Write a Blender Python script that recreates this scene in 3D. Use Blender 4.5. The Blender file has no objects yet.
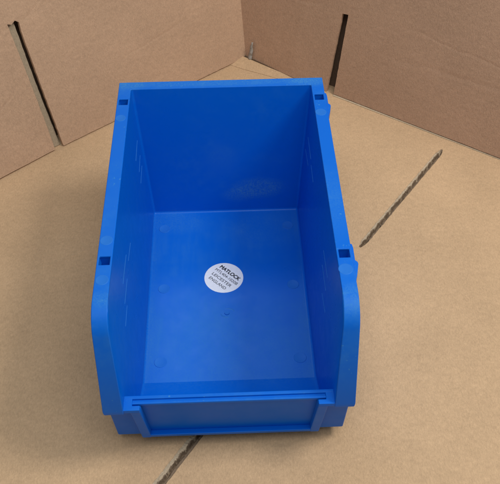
import bpy, bmesh, math, random
from mathutils import Vector, Matrix, noise
random.seed(7)
S = 0.001                                   # everything below is written in millimetres
C = bpy.context.scene.collection
sc = bpy.context.scene

# ------------------------------------------------------------------ camera
cam_d = bpy.data.cameras.new("camera"); cam = bpy.data.objects.new("camera", cam_d); C.objects.link(cam)
cam.rotation_mode = 'XYZ'
cam.location = (7.0589 * S, -508.1844 * S, 638.1351 * S)
cam.rotation_euler = (0.749865, 0.005229, -0.037261)
cam_d.sensor_fit = 'HORIZONTAL'; cam_d.sensor_width = 36.0; cam_d.lens = 787.318 / 500 * 36
cam_d.clip_start = 0.01; cam_d.clip_end = 50
sc.camera = cam

# ------------------------------------------------------------------ light
w = bpy.data.worlds.new("World"); sc.world = w; w.use_nodes = True
bg = w.node_tree.nodes["Background"]; bg.inputs[0].default_value = (0.90, 0.95, 1.0, 1); bg.inputs[1].default_value = 0.26

def area(name, loc, target, size, power, col, sy=None):
    l = bpy.data.lights.new(name, 'AREA'); l.energy = power; l.color = col
    l.shape = 'RECTANGLE'; l.size = size; l.size_y = sy or size
    o = bpy.data.objects.new(name, l); C.objects.link(o); o.location = loc
    o.rotation_euler = (Vector(target) - Vector(loc)).to_track_quat('-Z', 'Y').to_euler()
    return o
area("key_lamp", (0.70, -0.12, 1.18), (0, 0, 0.05), 0.34, 7.9, (1.0, 0.955, 0.90), 0.30)
area("front_fill", (0.10, -0.45, 1.35), (0, 0.0, 0), 0.8, 6.5, (0.96, 0.98, 1.0), 0.7)  # unseen fill, added above the front to brighten the bin's sloping faces
area("window_lamp", (-0.15, 1.05, 1.5), (-0.04, -0.04, 0), 0.34, 2.2, (0.80, 0.92, 1.0), 0.30)
sc.view_settings.view_transform = 'Standard'; sc.view_settings.look = 'None'
sc.view_settings.exposure = 0.1; sc.view_settings.gamma = 1.0

# ------------------------------------------------------------------ materials
class NT:
    def __init__(s, name):
        s.m = bpy.data.materials.new(name); s.m.use_nodes = True; s.t = s.m.node_tree
        s.b = s.t.nodes["Principled BSDF"]; s.tc = s.t.nodes.new("ShaderNodeTexCoord")
    def link(s, a, b): s.t.links.new(a, b)
    def noise(s, scale, detail=3, rough=0.5, stretch=None, off=(0, 0, 0), dist=0.0):
        mp = s.t.nodes.new("ShaderNodeMapping"); s.link(s.tc.outputs['Object'], mp.inputs[0])
        mp.inputs['Location'].default_value = off
        if stretch: mp.inputs['Scale'].default_value = stretch
        n = s.t.nodes.new("ShaderNodeTexNoise"); s.link(mp.outputs[0], n.inputs['Vector'])
        n.inputs['Scale'].default_value = scale; n.inputs['Detail'].default_value = detail
        n.inputs['Roughness'].default_value = rough; n.inputs['Distortion'].default_value = dist
        return n.outputs['Fac']
    def ramp(s, v, a, b, lo=0.0, hi=1.0):
        r = s.t.nodes.new("ShaderNodeMapRange"); s.link(v, r.inputs[0])
        r.inputs[1].default_value = a; r.inputs[2].default_value = b; r.inputs[3].default_value = lo; r.inputs[4].default_value = hi
        return r.outputs[0]
    def math(s, op, a, b):
        m = s.t.nodes.new("ShaderNodeMath"); m.operation = op
        for i, x in enumerate((a, b)):
            if isinstance(x, (int, float)): m.inputs[i].default_value = x
            else: s.link(x, m.inputs[i])
        m.use_clamp = False
        return m.outputs[0]
    def mix(s, f, a, b):
        m = s.t.nodes.new("ShaderNodeMix"); m.data_type = 'RGBA'
        if isinstance(f, (int, float)): m.inputs[0].default_value = f
        else: s.link(f, m.inputs[0])
        for i, x in ((6, a), (7, b)):
            if isinstance(x, tuple): m.inputs[i].default_value = (*x, 1)
            else: s.link(x, m.inputs[i])
        return m.outputs[2]
    def bump(s, h, strength, dist):
        b = s.t.nodes.new("ShaderNodeBump"); b.inputs['Strength'].default_value = strength; b.inputs['Distance'].default_value = dist
        s.link(h, b.inputs['Height']); return b
    def blob(s, c, r):                       # soft pale patch around a point, for wear and painted glare, radii in metres
        mp = s.t.nodes.new("ShaderNodeMapping"); s.link(s.tc.outputs['Object'], mp.inputs[0]); mp.vector_type = 'POINT'
        mp.inputs['Location'].default_value = tuple(-c[i] / r[i] for i in range(3)); mp.inputs['Scale'].default_value = tuple(1 / x for x in r)
        g = s.t.nodes.new("ShaderNodeTexGradient"); g.gradient_type = 'SPHERICAL'; s.link(mp.outputs[0], g.inputs[0])
        return g.outputs['Fac']

BLUE = (0.0, 0.127, 0.620)
def plastic(name, base=BLUE, rough=0.36, haze=0.10, flecks=0.0, patches=(), stretch=None, fine=0.5, pale_floor=0.0):
    n = NT(name)
    big = n.ramp(n.noise(14, 4, 0.6, stretch), 0.42, 0.72)
    mid = n.ramp(n.noise(90, 5, 0.7, stretch, (3, 1, 2)), 0.40, 0.75)
    f = n.math('MULTIPLY', n.math('MULTIPLY', big, mid), haze * 2)
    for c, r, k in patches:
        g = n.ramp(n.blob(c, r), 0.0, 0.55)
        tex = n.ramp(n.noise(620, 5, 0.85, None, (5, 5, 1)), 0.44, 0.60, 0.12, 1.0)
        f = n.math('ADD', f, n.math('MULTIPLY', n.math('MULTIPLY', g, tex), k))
    if pale_floor:  # paler streaky tone on the flat floor, stopping at the front crease
        sx = n.t.nodes.new("ShaderNodeSeparateXYZ"); n.link(n.tc.outputs['Object'], sx.inputs[0])
        m1 = n.ramp(sx.outputs[2], 0.0036, 0.0030); m2 = n.ramp(sx.outputs[1], -0.0956, -0.0946)
        st_ = n.ramp(n.noise(60, 5, 0.65, (2.2, 0.35, 1), (2, 2, 2)), 0.35, 0.70, 0.25, 1.0)
        lg = n.ramp(n.noise(11, 3, 0.5, None, (4, 0, 2)), 0.36, 0.66, 0.0, 1.0)
        f = n.math('ADD', f, n.math('MULTIPLY', n.math('MULTIPLY', m1, m2), n.math('MULTIPLY', n.math('MULTIPLY', st_, lg), pale_floor)))
    if flecks:
        fl = n.ramp(n.noise(380, 3, 0.6, None, (9, 2, 4)), 0.64, 0.70)
        gate = n.ramp(n.noise(30, 2, 0.5, None, (1, 7, 4)), 0.50, 0.62)
        f = n.math('ADD', f, n.math('MULTIPLY', n.math('MULTIPLY', fl, gate), flecks))
    fc = n.math('MINIMUM', f, 0.85)
    col = n.mix(fc, base, (0.05, 0.24, 0.54))
    n.link(col, n.b.inputs['Base Color'])
    n.link(n.math('ADD', n.math('MULTIPLY', fc, 0.35), n.ramp(n.noise(60, 4, .6), 0.3, 0.7, rough - 0.04, rough + 0.06)), n.b.inputs['Roughness'])
    n.b.inputs['Specular IOR Level'].default_value = 0.28; n.b.inputs['Specular Tint'].default_value = (0.62, 0.86, 1.0, 1)
    h = n.math('ADD', n.math('MULTIPLY', n.noise(900, 2), 0.25 * fine), n.noise(22, 2))
    n.link(n.bump(h, 0.25, 0.0006).outputs[0], n.b.inputs['Normal'])
    return n.m

def cardboard(name, base, flute=None, axis=0, speck=0.8, flute_amp=0.10, creases=()):
    n = NT(name)
    a = n.ramp(n.noise(9, 4, 0.6), 0.3, 0.7)
    fib = n.ramp(n.noise(620, 4, 0.8, (1, 0.5, 1)), 0.34, 0.66)
    mot = n.ramp(n.noise(160, 4, 0.7, None, (4, 4, 4)), 0.3, 0.7)
    dark = tuple(c * 0.70 for c in base); light = tuple(min(1, c * 1.22) for c in base)
    v = n.math('ADD', n.math('ADD', n.math('MULTIPLY', a, 0.30), n.math('MULTIPLY', mot, 0.28)), n.math('MULTIPLY', fib, 0.42))
    col = n.mix(v, dark, light)
    sp = n.ramp(n.noise(1100, 2, 0.5, None, (7, 1, 1)), 0.70, 0.76)
    col = n.mix(n.math('MULTIPLY', sp, speck), col, tuple(c * 0.45 for c in base))
    n.link(col, n.b.inputs['Base Color'])
    n.b.inputs['Roughness'].default_value = 0.82; n.b.inputs['Specular IOR Level'].default_value = 0.25
    h = n.math('ADD', n.math('MULTIPLY', fib, 0.34), n.math('MULTIPLY', n.noise(14, 3), 1.2))
    if flute:
        wv = n.t.nodes.new("ShaderNodeTexWave"); wv.wave_type = 'BANDS'; wv.bands_direction = 'X' if axis == 0 else 'Y'
        n.link(n.tc.outputs['Object'], wv.inputs['Vector']); wv.inputs['Scale'].default_value = flute
        wv.inputs['Distortion'].default_value = 1.2; wv.inputs['Detail'].default_value = 2; wv.inputs['Detail Scale'].default_value = 0.6
        h = n.math('ADD', h, n.math('MULTIPLY', wv.outputs['Fac'], flute_amp))
    for x0, y0, x1, y1, wd in creases:      # soft dents and fold lines pressed into the board
        L = math.hypot(x1 - x0, y1 - y0); tx, ty = (x1 - x0) / L, (y1 - y0) / L
        sx = n.t.nodes.new("ShaderNodeSeparateXYZ"); n.link(n.tc.outputs['Object'], sx.inputs[0])
        wob = n.math('MULTIPLY', n.math('SUBTRACT', n.noise(22, 3), 0.5), 0.012)
        dd = n.math('ADD', n.math('ADD', n.math('MULTIPLY', sx.outputs[0], -ty), n.math('MULTIPLY', sx.outputs[1], tx)), ty * x0 - tx * y0)
        dd = n.math('ABSOLUTE', n.math('ADD', dd, wob), 0)
        al = n.math('ADD', n.math('ADD', n.math('MULTIPLY', sx.outputs[0], tx), n.math('MULTIPLY', sx.outputs[1], ty)), -(tx * x0 + ty * y0))
        ends = n.math('MULTIPLY', n.ramp(al, 0, L * .25), n.ramp(al, L, L * .75))
        h = n.math('SUBTRACT', h, n.math('MULTIPLY', n.math('MULTIPLY', n.ramp(dd, 0, wd * 2.2, 1, 0), ends), 0.38))
    n.link(n.bump(h, 0.8, 0.0009).outputs[0], n.b.inputs['Normal'])
    return n.m

def plain(name, base, rough=0.5, spec=0.4):
    n = NT(name); v = n.ramp(n.noise(300, 3), 0.3, 0.7)
    n.link(n.mix(v, tuple(c * 0.96 for c in base), tuple(min(1, c * 1.03) for c in base)), n.b.inputs['Base Color'])
    n.b.inputs['Roughness'].default_value = rough; n.b.inputs['Specular IOR Level'].default_value = spec
    return n.m

M_body = plastic("blue_moulded_plastic", haze=0.12, rough=0.30, pale_floor=0.34, patches=[
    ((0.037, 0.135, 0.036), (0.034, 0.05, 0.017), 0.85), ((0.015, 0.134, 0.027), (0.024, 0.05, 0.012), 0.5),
    ((-0.002, 0.137, 0.080), (0.022, 0.03, 0.020), 0.16),  # faint reflection painted on the back wall as a paler spot
    ((0.040, 0.105, 0.003), (0.05, 0.035, 0.012), 0.22), ((-0.055, 0.118, 0.003), (0.045, 0.022, 0.012), 0.30),  # rear-floor highlight painted in along with hazy scuffs
    ((-0.040, -0.060, 0.003), (0.085, 0.075, 0.02), 0.20), ((0.045, -0.075, 0.003), (0.075, 0.055, 0.02), 0.18),  # scuffing plus lamp glare painted into the front floor colour
    ((-0.083, 0.02, 0.003), (0.012, 0.16, 0.02), 0.22), ((0.083, 0.0, 0.003), (0.010, 0.16, 0.02), 0.18)])
M_rim = plastic("blue_rim_plastic", haze=0.22, rough=0.42, flecks=1.0, patches=[
    ((0.088, 0.150, 0.168), (0.026, 0.012, 0.02), 0.75), ((-0.094, 0.150, 0.168), (0.02, 0.012, 0.02), 0.65),
    ((0.096, -0.025, 0.168), (0.02, 0.05, 0.02), 0.22), ((0.096, -0.132, 0.167), (0.016, 0.016, 0.02), 0.45),
    ((-0.094, -0.125, 0.167), (0.014, 0.010, 0.02), 0.40), ((0.0, 0.150, 0.168), (0.12, 0.007, 0.02), 0.55)])
M_scuff = plastic("scuffed_blue_plastic", base=(0.03, 0.20, 0.62), rough=0.5, haze=0.5)
M_mark = plastic("blue_moulding_mark", base=(0.014, 0.155, 0.60), rough=0.48, haze=0.3)
M_nose = plastic("blue_front_plastic", haze=0.10, rough=0.45)
M_floor = cardboard("kraft_cardboard_floor", (0.62, 0.42, 0.245), flute=45, axis=1, flute_amp=0.01, creases=[(-.26, .02, -.12, .10, .0012), (.20, -.14, .34, -.10, .0010), (-.24, -.21, -.10, -.24, .001)])
M_wallL = cardboard("kraft_cardboard_left", (0.56, 0.365, 0.235), flute=31, axis=1, flute_amp=0.05, creases=[(-.08, .150, .10, .176, .0022), (.0, .158, .07, .19, .0012), (.10, .07, .24, .09, .0012), (-.07, .07, -.03, .09, .001)])
M_wallR = cardboard("kraft_cardboard_right", (0.52, 0.330, 0.215), flute=34, axis=1, flute_amp=0.05, creases=[(.03, .075, .27, .088, .0024), (-.12, .10, -.02, .118, .0016), (.08, .12, .25, .105, .0014)])
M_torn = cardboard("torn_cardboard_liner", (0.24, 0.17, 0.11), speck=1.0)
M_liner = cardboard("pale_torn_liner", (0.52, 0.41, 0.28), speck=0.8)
M_inner = cardboard("inner_cardboard_ply", (0.43, 0.34, 0.23))
M_edge = cardboard("pale_cut_edge", (0.55, 0.43, 0.29))
M_gap = cardboard("slot_shade_board", (0.17, 0.11, 0.07))  # dark board colour standing in for shade deep in the slots
M_tape = plain("grey_tape", (0.34, 0.31, 0.27), 0.5)
M_white = plain("white_paper_label", (0.90, 0.93, 0.94), 0.45)
M_ink = plain("black_ink", (0.012, 0.014, 0.02), 0.6)
M_ink2 = plain("thin_black_ink", (0.05, 0.06, 0.08), 0.6)

# ------------------------------------------------------------------ helpers
def obj(name, bm, mat, parent=None, smooth=False, loc=(0, 0, 0), angle=35):
    me = bpy.data.meshes.new(name); bm.normal_update(); bm.to_mesh(me); bm.free()
    o = bpy.data.objects.new(name, me); C.objects.link(o); me.materials.append(mat)
    if parent: o.parent = parent
    if smooth:
        for p in me.polygons: p.use_smooth = True
        for e in me.edges: pass
        me.set_sharp_from_angle(angle=math.radians(angle))
    return o
def scale_bm(bm): bmesh.ops.scale(bm, vec=(S, S, S), verts=bm.verts)
def bevel(o, width, seg=2, angle=35):
    b = o.modifiers.new("bevel", 'BEVEL'); b.width = width * S; b.segments = seg; b.limit_method = 'ANGLE'; b.angle_limit = math.radians(angle)
    b.harden_normals = True; b.use_clamp_overlap = True
def solidify(o, t, offset=-1):
    m = o.modifiers.new("thick", 'SOLIDIFY'); m.thickness = t * S; m.offset = offset; m.use_even_offset = True
def hexa(bm, lo, hi):                        # lo / hi: four (x,y,z) each
    v = [bm.verts.new(p) for p in list(lo) + list(hi)]
    fs = [(3, 2, 1, 0), (4, 5, 6, 7), (0, 1, 5, 4), (1, 2, 6, 5), (2, 3, 7, 6), (3, 0, 4, 7)]
    for f in fs: bm.faces.new([v[i] for i in f])
    return v
def box(bm, x0, x1, y0, y1, z0, z1):
    return hexa(bm, [(x0, y0, z0), (x1, y0, z0), (x1, y1, z0), (x0, y1, z0)], [(x0, y0, z1), (x1, y0, z1), (x1, y1, z1), (x0, y1, z1)])
def finish(bm):
    bmesh.ops.recalc_face_normals(bm, faces=bm.faces); scale_bm(bm)
def tag(o, label=None, cat=None, group=None, kind=None):
    if label: o['label'] = label
    if cat: o['category'] = cat
    if group: o['group'] = group
    if kind: o['kind'] = kind

# ================================================================== GROUND: cardboard sheet with two cut slots
def slot_loop(a, b, wd, step=2.5, jit=0.25):
    a = Vector((a[0], a[1])); b = Vector((b[0], b[1])); t = (b - a).normalized(); n = Vector((-t.y, t.x)); L = (b - a).length
    k = int(L / step); pts = []
    for side, rng in ((1, range(k + 1)), (-1, range(k, -1, -1))):
        for i in rng:
            e = min(1, 0.30 + 0.70 * min(i, k - i) / 4)
            p = a + t * (L * i / k) + n * side * (wd / 2 * e + random.uniform(-jit, jit))
            pts.append((p.x, p.y))
    return pts, a, b, t, n, L
SLOTS = [slot_loop((146, 73), (270, 232.5), 7.8), slot_loop((-112, -264), (5, -100), 10.0, jit=0.3)]
bm = bmesh.new(); edges = []
outer = [(-800, -620), (800, -620), (800, 800), (-800, 800)]
for loop in [outer] + [s[0] for s in SLOTS]:
    vs = [bm.verts.new((x, y, 0)) for x, y in loop]
    for i in range(len(vs)): edges.append(bm.edges.new((vs[i], vs[(i + 1) % len(vs)])))
bmesh.ops.triangle_fill(bm, use_beauty=True, use_dissolve=False, edges=edges)
for f in bm.faces:
    if f.normal.z < 0: f.normal_flip()
holes = [e for e in bm.edges if e.is_boundary and all(abs(v.co.x) < 700 for v in e.verts)]
r = bmesh.ops.extrude_edge_only(bm, edges=holes)
for v in [g for g in r['geom'] if isinstance(g, bmesh.types.BMVert)]: v.co.z = -8.2
vs = [bm.verts.new((x, y, -8.3)) for x, y in outer]; bm.faces.new(vs)
scale_bm(bm)
ground = obj("ground", bm, M_floor); tag(ground, "light brown cardboard sheet under the bin with two cut slots", "cardboard floor", kind="structure")
for loop, a, b, t, n, L in SLOTS:           # torn fluted layer inside each slot
    bm = bmesh.new(); nu, nv = int(L / 0.6), 30; g = []
    wd = 10.6
    for i in range(nu + 1):
        row = []
        for j in range(nv + 1):
            q = j / nv; s = L * i / nu
            p = a + t * s + n * (0.5 - q) * wd
            cq = 0.55 + 0.10 * noise.noise((s * .06, 4, 0)) + 0.07 * noise.noise((s * .35, 9, 0)); cw = 0.11 + 0.06 * noise.noise((s * .13, 2, 7))
            crack = max(0, 1 - max(0, abs(q - cq) - max(cw, .02)) / 0.05)
            base = -0.5 - 1.3 * math.sin(math.pi * min(1, q * 1.1)) - 6.0 * crack
            crack *= max(0, min(1, 1.6 + 1.8 * noise.noise((s * .16, 7, 3)))); base = -0.35 - 5.5 * crack - (0.5 if q > cq else 0)
            rib = 0.22 * math.sin(s * 2 * math.pi / 3.1 + 2 * noise.noise((s * .05, 0, 3))) * (1 if q < cq else 0.3)
            nz = 0.75 * noise.fractal((s * 0.35, q * 3.5, 1.3), 1.0, 2.0, 4) * min(1, q * 5)
            fade = min(1, min(i, nu - i) / 10)
            z = base * fade - 0.2 + (rib + nz) * fade
            if q < .12: z = min(z, -0.06)
            row.append(bm.verts.new((p.x, p.y, min(z, 0.28) if q < .25 else min(z, -0.35))))
        g.append(row)
    for i in range(nu):
        for j in range(nv):
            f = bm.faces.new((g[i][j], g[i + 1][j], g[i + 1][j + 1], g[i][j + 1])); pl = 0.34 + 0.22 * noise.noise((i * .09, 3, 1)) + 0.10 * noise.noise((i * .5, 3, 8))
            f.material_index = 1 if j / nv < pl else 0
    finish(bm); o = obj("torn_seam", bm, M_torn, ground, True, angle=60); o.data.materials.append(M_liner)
    o['label'] = "torn ridged layer showing inside the cut slot"

# ================================================================== CARDBOARD WALLS
def sheet(name, P, t, lean, outline, thick, mat, bend=None, parent=None, curve=0.0):
    """board standing on the floor: local x along its base, local y up the board, local -z is its back"""
    t = Vector(t).normalized(); no = Vector((-t.y, t.x, 0)); up = Vector((0, 0, 1)) * math.cos(lean) + no * math.sin(lean)
    bm = bmesh.new(); vs = []
    pts = []
    for i in range(len(outline)):
        (x0, y0), (x1, y1) = outline[i], outline[(i + 1) % len(outline)]
        L = math.hypot(x1 - x0, y1 - y0); k = max(1, int(L / 4)) if L < 330 else max(1, int(L / 12))
        for j in range(k):
            q = j / k; jx = random.uniform(-.22, .22) if j else 0; jy = random.uniform(-.22, .22) if j else 0
            pts.append((x0 + (x1 - x0) * q + jx, y0 + (y1 - y0) * q + jy))
    vs = [bm.verts.new((x, y, 0)) for x, y in pts]
    es = [bm.edges.new((vs[i], vs[(i + 1) % len(vs)])) for i in range(len(vs))]
    bmesh.ops.triangle_fill(bm, use_beauty=True, edges=es)
    for f in bm.faces:
        f.normal_update()
        if f.normal.z < 0: f.normal_flip()
    r = bmesh.ops.extrude_face_region(bm, geom=list(bm.faces))
    for v in [g for g in r['geom'] if isinstance(g, bmesh.types.BMVert)]: v.co.z -= thick
    bmesh.ops.recalc_face_normals(bm, faces=bm.faces)
    if bend:
        bmesh.ops.bisect_plane(bm, geom=list(bm.verts) + list(bm.edges) + list(bm.faces), plane_co=(bend[0], 0, 0), plane_no=(1, 0, 0))
        for v in bm.verts:
            if v.co.x < bend[0]: v.co.z += (bend[0] - v.co.x) * bend[1]
    scale_bm(bm)
    o = obj(name, bm, mat, parent)
    m = Matrix((t, up, t.cross(up))).transposed().to_4x4(); m.translation = Vector(P) * S
    o.matrix_world = m
    return o, m

lz = math.radians(17.0); rz = math.radians(11.5)
PL = Vector((-200.4, 257.8, 0)); tL = (0.787, 0.617, 0)
outL = [(-420, 0.4), (-14, 2.0), (-12.0, 2.0), (-11.2, 30), (-11.6, 100), (-13.2, 163.5), (-8.4, 161.4), (-3.2, 164.4), (0.8, 161.0), (-0.4, 150), (-0.6, 80), (0.2, 1.8),
        (75, 1.8), (170, 2.2), (262, 2.0), (284, 2.2), (296, 3.6), (303, 9.5), (307, 20), (309, 42), (309, 80), (309, 250), (-420, 250)]
wl, mL = sheet("cardboard_panel", PL, tL, lz, outL, 4.6, M_wallL, bend=(-12, 0.055))
tag(wl, "tan corrugated board behind the bin's left side, its slot showing pale ply", "cardboard panel")
bkL, _ = sheet("slot_backing", PL + Vector((-0.617, 0.787, 0)) * 6.6, tL, lz, [(-60, 1), (-1.6, 1), (-3.0, 60), (-3.4, 110), (-2.6, 240), (-60, 240)], 2, M_inner)
bkL2, _ = sheet("slot_backing", PL + Vector((-0.617, 0.787, 0)) * 26, tL, lz, [(-60, -6), (60, -6), (60, 240), (-60, 240)], 3, M_gap)  # dark board added beyond the pale ply to stand for shade
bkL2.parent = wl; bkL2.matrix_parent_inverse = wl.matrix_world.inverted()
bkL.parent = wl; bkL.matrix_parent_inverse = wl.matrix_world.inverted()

PR = Vector((143.2, 352.5, 0)); tR = (0.8051, -0.5932, 0)
outR = [(-190, 6), (-130, 4.6), (-69, 3.2), (-30, 2.2), (-6.2, 1.6), (-4.8, 60), (-3.4, 110.5), (4.8, 111.6), (5.0, 60), (5.2, 1.8),
        (240, 2.2), (560, 2.2), (560, 250), (-190, 250)]
wr, mR = sheet("cardboard_panel", PR, tR, rz, outR, 4.6, M_wallR, bend=(-62, -0.075))
tag(wr, "darker brown corrugated board behind the bin's right side, with a dark narrow slot", "cardboard panel")
bkR, _ = sheet("slot_backing", PR + Vector((0.5932, 0.8051, 0)) * 17, tR, rz, [(-60, 0.5), (60, 0.5), (60, 240), (-60, 240)], 3, M_gap)  # dark board added behind the slot so the gap looks shaded
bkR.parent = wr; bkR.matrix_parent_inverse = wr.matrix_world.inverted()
# folded flap edge running along the foot of the right board
def ribbon(name, pts_in, pts_out, zin, zout, mat, parent):
    bm = bmesh.new(); a = [bm.verts.new((*p, z)) for p, z in zip(pts_in, zin)]; b = [bm.verts.new((*p, z)) for p, z in zip(pts_out, zout)]
    for i in range(len(a) - 1): bm.faces.new((a[i], a[i + 1], b[i + 1], b[i]))
    r = bmesh.ops.extrude_face_region(bm, geom=list(bm.faces))
    for v in [g for g in r['geom'] if isinstance(g, bmesh.types.BMVert)]: v.co.z -= 0.5
    finish(bm); o = obj(name, bm, mat); o.parent = parent; o.matrix_parent_inverse = parent.matrix_world.inverted(); return o
T = Vector(tR[:2]); N = Vector((0.5932, 0.8051)); B = Vector((PR.x, PR.y))
def along(s, off): p = B + T * s + N * off; return (p.x, p.y)
ss = [-150, -128, -100, -69, -35, -6]
ribbon("folded_flap", [along(s, 2) for s in ss], [along(s, o) for s, o in zip(ss, (-20, -18, -13.5, -9, -5, -2.5))], [5.0, 4.2, 3.2, 2.4, 1.3, 0.9], [0.6] * 6, M_floor, wr)
ss = [5 + 20 * i for i in range(22)]
ribbon("base_fold", [along(s, 1.0) for s in ss], [along(s, 0.6 - 2.3 * max(0, 1 - s / 330) - random.uniform(0, .4)) for s in ss], [1.0] * 22, [0.7] * 22, M_edge, wr)
# crumpled bit of tape in the corner
bm = bmesh.new(); g = []
for i in range(15):
    row = []
    for j in range(7):
        q = i / 14; x = -131.8 + (j / 6 - 0.5) * (2.4 + 4.6 * (1 - q) ** .7) + 1.2 * noise.noise((q * 4, j, 1)); y = 4 + 26 * q
        row.append(bm.verts.new((x + 1.0 * q, y, -1.8 + 1.6 * noise.noise((q * 6, j * .9, 5)) + (1 - abs(j - 3) / 3) * 1.5)))
    g.append(row)
for i in range(14):
    for j in range(6): bm.faces.new((g[i][j], g[i][j + 1], g[i + 1][j + 1], g[i + 1][j]))
scale_bm(bm); tp = obj("torn_tape", bm, M_tape, None, True, angle=60); tp.matrix_world = mR
solidify(tp, 0.4, 0)
tp.parent = wr; tp.matrix_parent_inverse = wr.matrix_world.inverted()

# ================================================================== STORAGE BIN
H = 167.7
bin_ = bpy.data.objects.new("storage_bin", None); C.objects.link(bin_); bin_.empty_display_size = .05
tag(bin_, "blue plastic open-fronted storage bin with a round white label inside, standing on the cardboard", "storage bin")
# profile of the side edge: flat rim, rounded bend, steep slope to the front lip
bend_c = []
y0, zt = -143.2, H; sl = Vector((-172.3 + 143.2, 80.5 - H)).normalized(); rad = 26.0
ang = math.acos(sl.dot(Vector((-1, 0)))); tl = rad * math.tan(ang / 2)
p_a = Vector((y0 + tl, H)); cen = Vector((y0 + tl, H - rad)); NB = 10
arc = [(cen.x - rad * math.sin(ang * i / NB), cen.y + rad * math.cos(ang * i / NB)) for i in range(NB + 1)]
end = (-172.0, 80.5)
def xin(z): return 82.0 + 8.0 * (z - 3) / 165.0

# --- body: inner skin, thickened outwards
bm = bmesh.new()
def V(x, y, z): return bm.verts.new((x, y, z))
prof = [(y + .8 * math.sin(ang * i / NB), z - .8 * math.cos(ang * i / NB)) for i, (y, z) in enumerate(arc)]
prof_all = prof + [(end[0] + 0.9, end[1] + .0)]
sideL = []; sideR = []
for sg, lst in ((-1, sideL), (1, sideR)):
    lst.append(V(sg * xin(H), 142.37, H - 0.8))
    for y, z in prof_all: lst.append(V(sg * xin(z), y, z))
    lst.append(V(sg * xin(79.4), -157.6, 79.4))
    lst.append(V(sg * xin(27), -152.2, 27))
    lst.append(V(sg * 82.0, -95, 3))
    lst.append(V(sg * 82.0, 132.7, 3))
bm.faces.new(sideL); bm.faces.new(sideR[::-1])
nB, nT, nN, nF, nK = 0, -4, -3, -2, -1
bm.faces.new((sideL[nB], sideL[nK], sideR[nK], sideR[nB]))
bm.faces.new((sideL[nK], sideL[nF], sideR[nF], sideR[nK]))
bm.faces.new((sideL[nF], sideL[nN], sideR[nN], sideR[nF]))
bm.faces.new((sideL[nN], sideL[nT], sideR[nT], sideR[nN]))
bmesh.ops.recalc_face_normals(bm, faces=bm.faces)
be = [e for e in bm.edges if not e.is_boundary]
keep = []
for e in be:
    a, b_ = e.verts
    if abs(a.co.z - 3) < .1 and abs(b_.co.z - 3) < .1 and abs(a.co.y + 95) < .5 and abs(b_.co.y + 95) < .5: continue
    keep.append(e)
bmesh.ops.bevel(bm, geom=keep, offset=2.6, segments=6, profile=0.5, affect='EDGES', clamp_overlap=True)
cz = sum((f.calc_center_median() for f in bm.faces), Vector()) / len(bm.faces)
big = max(bm.faces, key=lambda f: f.calc_area() if abs(f.normal.z) > .9 else 0)
if big.normal.z < 0: bmesh.ops.reverse_faces(bm, faces=bm.faces)
bmesh.ops.triangulate(bm, faces=[f for f in bm.faces if len(f.verts) > 6])
scale_bm(bm)
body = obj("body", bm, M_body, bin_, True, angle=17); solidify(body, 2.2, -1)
wn = body.modifiers.new('weighted', 'WEIGHTED_NORMAL'); wn.keep_sharp = True; wn.weight = 100

# --- rim: flange with stacking holes, skirt and sloping front strips
bm = bmesh.new()
ys_flat = [154.8, 142.4, 127.0, 118.0, 60, 0, -81.0, -90.0, arc[0][0]]
st = [(y, H, 0.0) for y in ys_flat] + [(y, z, ang * i / NB) for i, (y, z) in enumerate(arc) if i] + [(end[0], end[1], ang)]
xs_out = [102.5, 100.6, 92.0]
rows = []
for k, (y, z, a) in enumerate(st):
    xi = xin(z) + 0.05
    row = {}
    for sg in (-1, 1):
        for c, x in enumerate(xs_out + [xi]): row[(sg, c)] = bm.verts.new((sg * x, y, z))
    rows.append(row)
hole_rows = (2, 6); hole_loops = []
for k in range(len(rows) - 1):
    for sg in (-1, 1):
        for c in range(3):
            vs = [rows[k][(sg, c)], rows[k + 1][(sg, c)], rows[k + 1][(sg, c + 1)], rows[k][(sg, c + 1)]]
            if k in hole_rows and c == 1: hole_loops.append(vs); continue
            bm.faces.new(vs)
bm.faces.new((rows[0][(-1, 3)], rows[0][(1, 3)], rows[1][(1, 3)], rows[1][(-1, 3)]))
bmesh.ops.recalc_face_normals(bm, faces=bm.faces)
if sum(f.normal.z for f in bm.faces) < 0: bmesh.ops.reverse_faces(bm, faces=bm.faces)
# skirt: outer boundary turned down
SK = 9.0
def down(k):
    y, z, a = st[k]; return Vector((0, math.sin(a), -math.cos(a))) * SK
outer_path = [(k, -1) for k in range(len(st) - 1, -1, -1)] + [(k, 1) for k in range(len(st))]
lows = []
for k, sg in outer_path:
    v = rows[k][(sg, 0)]; d = down(k)
    if k == len(st) - 1: d = Vector((0, 0.3, -5.2))
    y_add = 0
    lows.append(bm.verts.new(v.co + d + Vector((-sg * 0.25, 0, 0))))
tops = [rows[k][(sg, 0)] for k, sg in outer_path]
for i in range(len(tops) - 1): bm.faces.new((tops[i], tops[i + 1], lows[i + 1], lows[i]))
# front lower end of each strip is closed by a short turned-down edge
for sg in (-1, 1):
    r = rows[-1]; lo = lows[0] if sg == -1 else lows[-1]
    prev_t, prev_l = r[(sg, 0)], lo
    for c in (1, 2, 3):
        nl = bm.verts.new(r[(sg, c)].co + Vector((0, 0.3, -5.2)))
        bm.faces.new((prev_t, r[(sg, c)], nl, prev_l)); prev_t, prev_l = r[(sg, c)], nl
bmesh.ops.recalc_face_normals(bm, faces=bm.faces)
tf = max(bm.faces, key=lambda f: f.calc_center_median().z + f.calc_area() * 1e-3 if abs(f.normal.z) > .9 else -1)
if tf.normal.z < 0: bmesh.ops.reverse_faces(bm, faces=bm.faces)
scale_bm(bm)
rim = obj("rim", bm, M_rim, bin_, True, angle=40); solidify(rim, 2.4, -1); rim.modifiers['thick'].use_even_offset = False; bevel(rim, 0.85, 4, 40); rim.modifiers['bevel'].use_clamp_overlap = False
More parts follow.
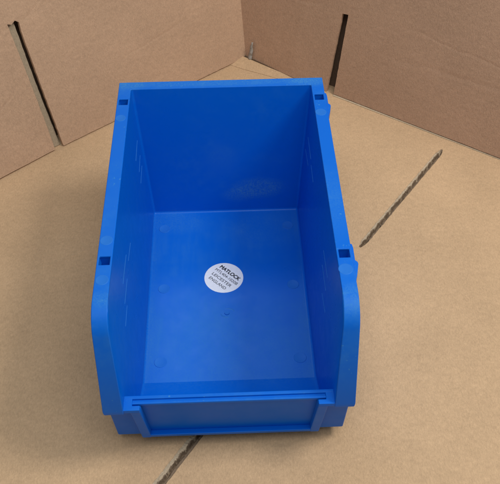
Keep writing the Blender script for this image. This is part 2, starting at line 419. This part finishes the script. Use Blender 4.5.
# blind pockets under the holes
for sg in (-1, 1):
    for ya, yb in ((127, 118), (-81, -90)):
        bm = bmesh.new(); x0, x1 = 92.0 - .3, 100.6 + .3
        z1, z0 = H - 1.4, H - 12
        yb2, ya2 = yb - .3, ya + .3
        a_ = [bm.verts.new(p) for p in ((sg * x0, yb2, z1), (sg * x1, yb2, z1), (sg * x1, ya2, z1), (sg * x0, ya2, z1))]
        b_ = [bm.verts.new(p) for p in ((sg * x0, yb2, z0), (sg * x1, yb2, z0), (sg * x1, ya2, z0), (sg * x0, ya2, z0))]
        for i in range(4): bm.faces.new((a_[i], a_[(i + 1) % 4], b_[(i + 1) % 4], b_[i]))
        bm.faces.new(b_); finish(bm)
        o = obj("stacking_socket", bm, M_body, rim)
# small hooks moulded on the outside of the right rim
for ya in (136.0, -70.0):
    bm = bmesh.new()
    def prism(pl, z0, z1):
        a_ = [bm.verts.new((x, y, z0)) for x, y in pl]; b_ = [bm.verts.new((x, y, z1)) for x, y in pl]
        n_ = len(pl)
        for i in range(n_): bm.faces.new((a_[i], a_[(i + 1) % n_], b_[(i + 1) % n_], b_[i]))
        bm.faces.new(a_[::-1]); bm.faces.new(b_)
    prism([(101.8, ya), (104.8, ya - 1), (105.4, ya - 5), (105.2, ya - 19), (101.8, ya - 19)], H - 12, H - 5.2)
    prism([(101.9, ya - 18), (106.6, ya - 23), (106.8, ya - 25), (104.6, ya - 36), (101.9, ya - 46)], H - 10, H - 2.6)
    finish(bm); o = obj("side_hook", bm, M_rim, rim, True); bevel(o, 0.5, 2)

# --- front: corner blocks, panel, lip with groove
for sg in (-1, 1):
    X = lambda v: sg * v
    bm = bmesh.new()
    lo = [(76, -154.9), (99.6, -154.9), (99.9, -112), (87.0, -112), (87.0, -151.8), (76, -151.8)]
    hi = [(80, -164.0), (100.4, -164.0), (101.4, -112), (90.0, -112), (89.2, -159.4), (80, -159.4)]
    a_ = [bm.verts.new((X(x), y, 14)) for x, y in lo]; b_ = [bm.verts.new((X(x), y, 79.0 if y < -150 else 83.0)) for x, y in hi]
    for i in range(6): bm.faces.new((a_[i], a_[(i + 1) % 6], b_[(i + 1) % 6], b_[i]))
    bm.faces.new(a_[::-1]); bm.faces.new(b_)
    finish(bm); o = obj("corner_block", bm, M_nose, bin_, True); bevel(o, 2.8, 4, 50)
bm = bmesh.new()
hexa(bm, [(-77.5, -154.2, 15.6), (77.5, -154.2, 15.6), (77.5, -152.0, 15.6), (-77.5, -152.0, 15.6)],
         [(-80.6, -163.4, 79.0), (80.6, -163.4, 79.0), (80.6, -159.2, 79.0), (-80.6, -159.2, 79.0)])
finish(bm); fp = obj("front_panel", bm, M_nose, bin_, True); bevel(fp, 0.6, 2)
bm = bmesh.new()
box(bm, -86.3, 86.3, -160.6, -157.2, 77.6, 81.0)                    # back strip of the lip
finish(bm); lip = obj("front_lip", bm, M_rim, bin_, True); bevel(lip, 0.9, 3)
bm = bmesh.new(); box(bm, -79.5, 79.5, -165.0, -162.6, 77.2, 80.2); finish(bm)
o = obj("lip_ridge", bm, M_rim, lip, True); bevel(o, 0.7, 3)
def poly(bm, pl, z0, z1):
    a_ = [bm.verts.new((x, y, z0)) for x, y in pl]; b_ = [bm.verts.new((x, y, z1)) for x, y in pl]; n_ = len(pl)
    for i in range(n_): bm.faces.new((a_[i], a_[(i + 1) % n_], b_[(i + 1) % n_], b_[i]))
    bm.faces.new(a_[::-1]); bm.faces.new(b_)
for sg in (-1, 1):                                                   # flat corner shelves either side of the groove
    bm = bmesh.new()
    poly(bm, [(sg * x, y) for x, y in ((87.0, -157.6), (79.0, -157.6), (79.0, -166.6), (72.6, -166.6), (72.6, -171.2), (87.0, -171.2))], 76.4, 80.8)
    finish(bm); o = obj("lip_corner", bm, M_rim, lip, True); bevel(o, 0.7, 3)

# --- label holder: two side legs and a bottom ledge standing proud of the panel
holder = None
bm = bmesh.new()
hexa(bm, [(-71, -160.0, 17.4), (71, -160.0, 17.4), (71, -154.0, 16.4), (-71, -154.0, 16.4)],
         [(-71, -160.7, 22.2), (71, -160.7, 22.2), (71, -154.6, 20.4), (-71, -154.6, 20.4)])
finish(bm); holder = obj("label_holder", bm, M_nose, bin_, True); bevel(holder, 0.8, 3)
for sg in (-1, 1):
    X = lambda v: sg * v
    bm = bmesh.new()
    hexa(bm, [(X(69.3), -160.3, 17.0), (X(77.4), -160.3, 17.0), (X(77.4), -154.0, 17.0), (X(69.3), -154.0, 17.0)],
             [(X(72.4), -171.0, 77.0), (X(80.8), -171.0, 77.0), (X(80.8), -163.0, 77.0), (X(72.4), -163.0, 77.0)])
    finish(bm); o = obj("holder_leg", bm, M_nose, holder, True); bevel(o, 1.1, 3)

# --- foot: the narrower base that stands on the cardboard
bm = bmesh.new()
hexa(bm, [(-81.5, -92, 0.05), (81.5, -92, 0.05), (81.5, 131, 0.05), (-81.5, 131, 0.05)],
         [(-82.2, -93, 1.6), (82.2, -93, 1.6), (82.2, 132, 1.6), (-82.2, 132, 1.6)])
finish(bm); obj("foot", bm, M_nose, bin_)

# --- moulding marks: discs on floor and rim, gate swirl
def disc(name, x, y, z, r, mat, parent, h=0.42, tilt=0.0, ring=True):
    bm = bmesh.new(); n_ = 40; prof_ = [(0, h * .55), (r * .80, h * .55), (r * .88, h), (r * .95, h), (r, 0)] if ring else [(0, h), (r * .93, h), (r, 0)]
    loops = []
    for rr, zz in prof_[1:]: loops.append([bm.verts.new((rr * math.cos(2 * math.pi * i / n_), rr * math.sin(2 * math.pi * i / n_), zz)) for i in range(n_)])
    bm.faces.new(loops[0])
    for a_, b_ in zip(loops, loops[1:]):
        for i in range(n_): bm.faces.new((a_[i], b_[i], b_[(i + 1) % n_], a_[(i + 1) % n_]))
    finish(bm); o = obj(name, bm, mat, parent, True, angle=50); o.location = (x * S, y * S, z * S); o.rotation_euler = (tilt, 0, 0); return o
for x, y in ((-69, 107), (-66.5, 20), (-66.5, -72), (68.6, 20.5), (68.6, -72), (69, 107)):
    disc("moulding_mark", x, y, 3.0, 6.2, M_mark, body)
for x, y, r_ in ((-96.6, -63.5, 5.3), (-96.4, -106, 5.3), (-97, 97, 5), (95.6, 98, 5.4), (95.4, -102.5, 5.8)):
    disc("rim_mark", x, y, H, r_, M_mark, rim, 0.20)
disc("gate_mark", -1.3, -14.6, 3.0, 2.6, M_mark, body, 0.9, ring=False)
bm = bmesh.new()
for a0, a1, r_ in ((0.15, 2.0, 5.6), (3.2, 5.2, 5.6)):
    n_ = 22; prev = None
    for i in range(n_ + 1):
        a = a0 + (a1 - a0) * i / n_; wd = 1.0 * math.sin(math.pi * i / n_) + 0.05; rr = r_ + (1.6 * (1 - i / n_) if a0 < 1 else 0)
        pts = [(rr - wd, 0), (rr, 0.6 * wd / .8), (rr + wd, 0)]
        cur = [bm.verts.new((q * math.cos(a) * 1.1 - 1.3, q * math.sin(a) * 0.95 - 14.6, 3.0 + z)) for q, z in pts]
        if prev:
            for j in range(2): bm.faces.new((prev[j], cur[j], cur[j + 1], prev[j + 1]))
        prev = cur
finish(bm); obj("gate_ring", bm, M_scuff, body, True)

# --- stacking scratches on the inner side walls
def scratch(sg, ya, za, yb, zb, wdt):
    bm = bmesh.new(); n_ = 14; prev = None
    for i in range(n_ + 1):
        q = i / n_; y = ya + (yb - ya) * q; z = za + (zb - za) * q; ww = 1.7 * wdt * (0.55 + 0.45 * abs(noise.noise((y * .2, z * .1, 2)))) * min(1, 4 * q + .2, 4 * (1 - q) + .2)
        cur = [bm.verts.new((sg * (xin(z + d) - e), y, z + d)) for d, e in ((-ww, -0.05), (-ww * .5, 0.2), (ww * .5, 0.2), (ww, -0.05))]
        if prev:
            for j in range(3): bm.faces.new((prev[j], cur[j], cur[j + 1], prev[j + 1]))
        prev = cur
    finish(bm); obj("scratch", bm, M_scuff, body)
for a in ((-1, -38, 121.5, -73, 123, .8), (-1, -55, 109, -84, 109.5, .6), (-1, -12, 109, -36, 111, .3), (-1, 121, 120, 92, 117.5, .7), (-1, 120, 101, 97, 98, .55),
          (-1, 118, 88, 93, 86, .6), (-1, -78, 100, -100, 99, .22),
          (1, -37, 118, -70, 119, .8), (1, -42, 104, -72, 104, .6), (1, -60, 86, -84, 88, .35), (1, 121, 118, 88, 117, .6), (1, 128, 96, 98, 99, .5),
          (1, 82, 114, 58, 113, .7)): scratch(*a)

# --- round paper label with its writing
st_c = (-3.8, 32.7)
sticker = disc("label_sticker", st_c[0], st_c[1], 3.05, 20.6, M_white, bin_, 0.28, ring=False)
sticker['label'] = "round white paper label with black writing"
def text(s, size_w, hgt, row, shift, mat, weight=0.0):
    cu = bpy.data.curves.new("writing", 'FONT'); cu.body = s; cu.align_x = 'CENTER'; cu.align_y = 'CENTER'; cu.size = 1
    to = bpy.data.objects.new("writing", cu); C.objects.link(to)
    dg = bpy.context.evaluated_depsgraph_get(); me = bpy.data.meshes.new_from_object(to.evaluated_get(dg)); bpy.data.objects.remove(to)
    xs = [v.co.x for v in me.vertices]; ys = [v.co.y for v in me.vertices]; cx, cy = (max(xs) + min(xs)) / 2, (max(ys) + min(ys)) / 2
    kx = size_w / (max(xs) - min(xs)); ky = hgt / (max(ys) - min(ys)); an = -math.pi / 4
    for v in me.vertices: v.co = Vector(((v.co.x - cx) * kx + shift, (v.co.y - cy) * ky + row, 0))
    bm = bmesh.new()
    offs = [(0, 0)] + ([(weight * math.cos(q), weight * math.sin(q)) for q in [i * math.pi / 4 for i in range(8)]] if weight else [])
    for i, (dx, dy) in enumerate(offs):
        n0 = len(bm.verts); bm.from_mesh(me); bm.verts.ensure_lookup_table()
        for v in bm.verts[n0:]: v.co += Vector((dx, dy, 0.33 + 0.004 * i))
    bmesh.ops.transform(bm, matrix=Matrix.Rotation(an, 4, 'Z'), verts=bm.verts); scale_bm(bm)
    bpy.data.meshes.remove(me)
    o = obj("writing", bm, mat, sticker)
text("MATLOCK", 27.5, 4.3, 9.2, 0.4, M_ink, 0.22)
text("MTL404-1020B", 31.5, 3.5, 2.8, 1.2, M_ink2, 0.03)
text("LEICESTER", 27, 3.6, -3.6, 0.5, M_ink2, 0.04)
text("ENGLAND", 23.5, 3.6, -9.9, 0.4, M_ink2, 0.04)
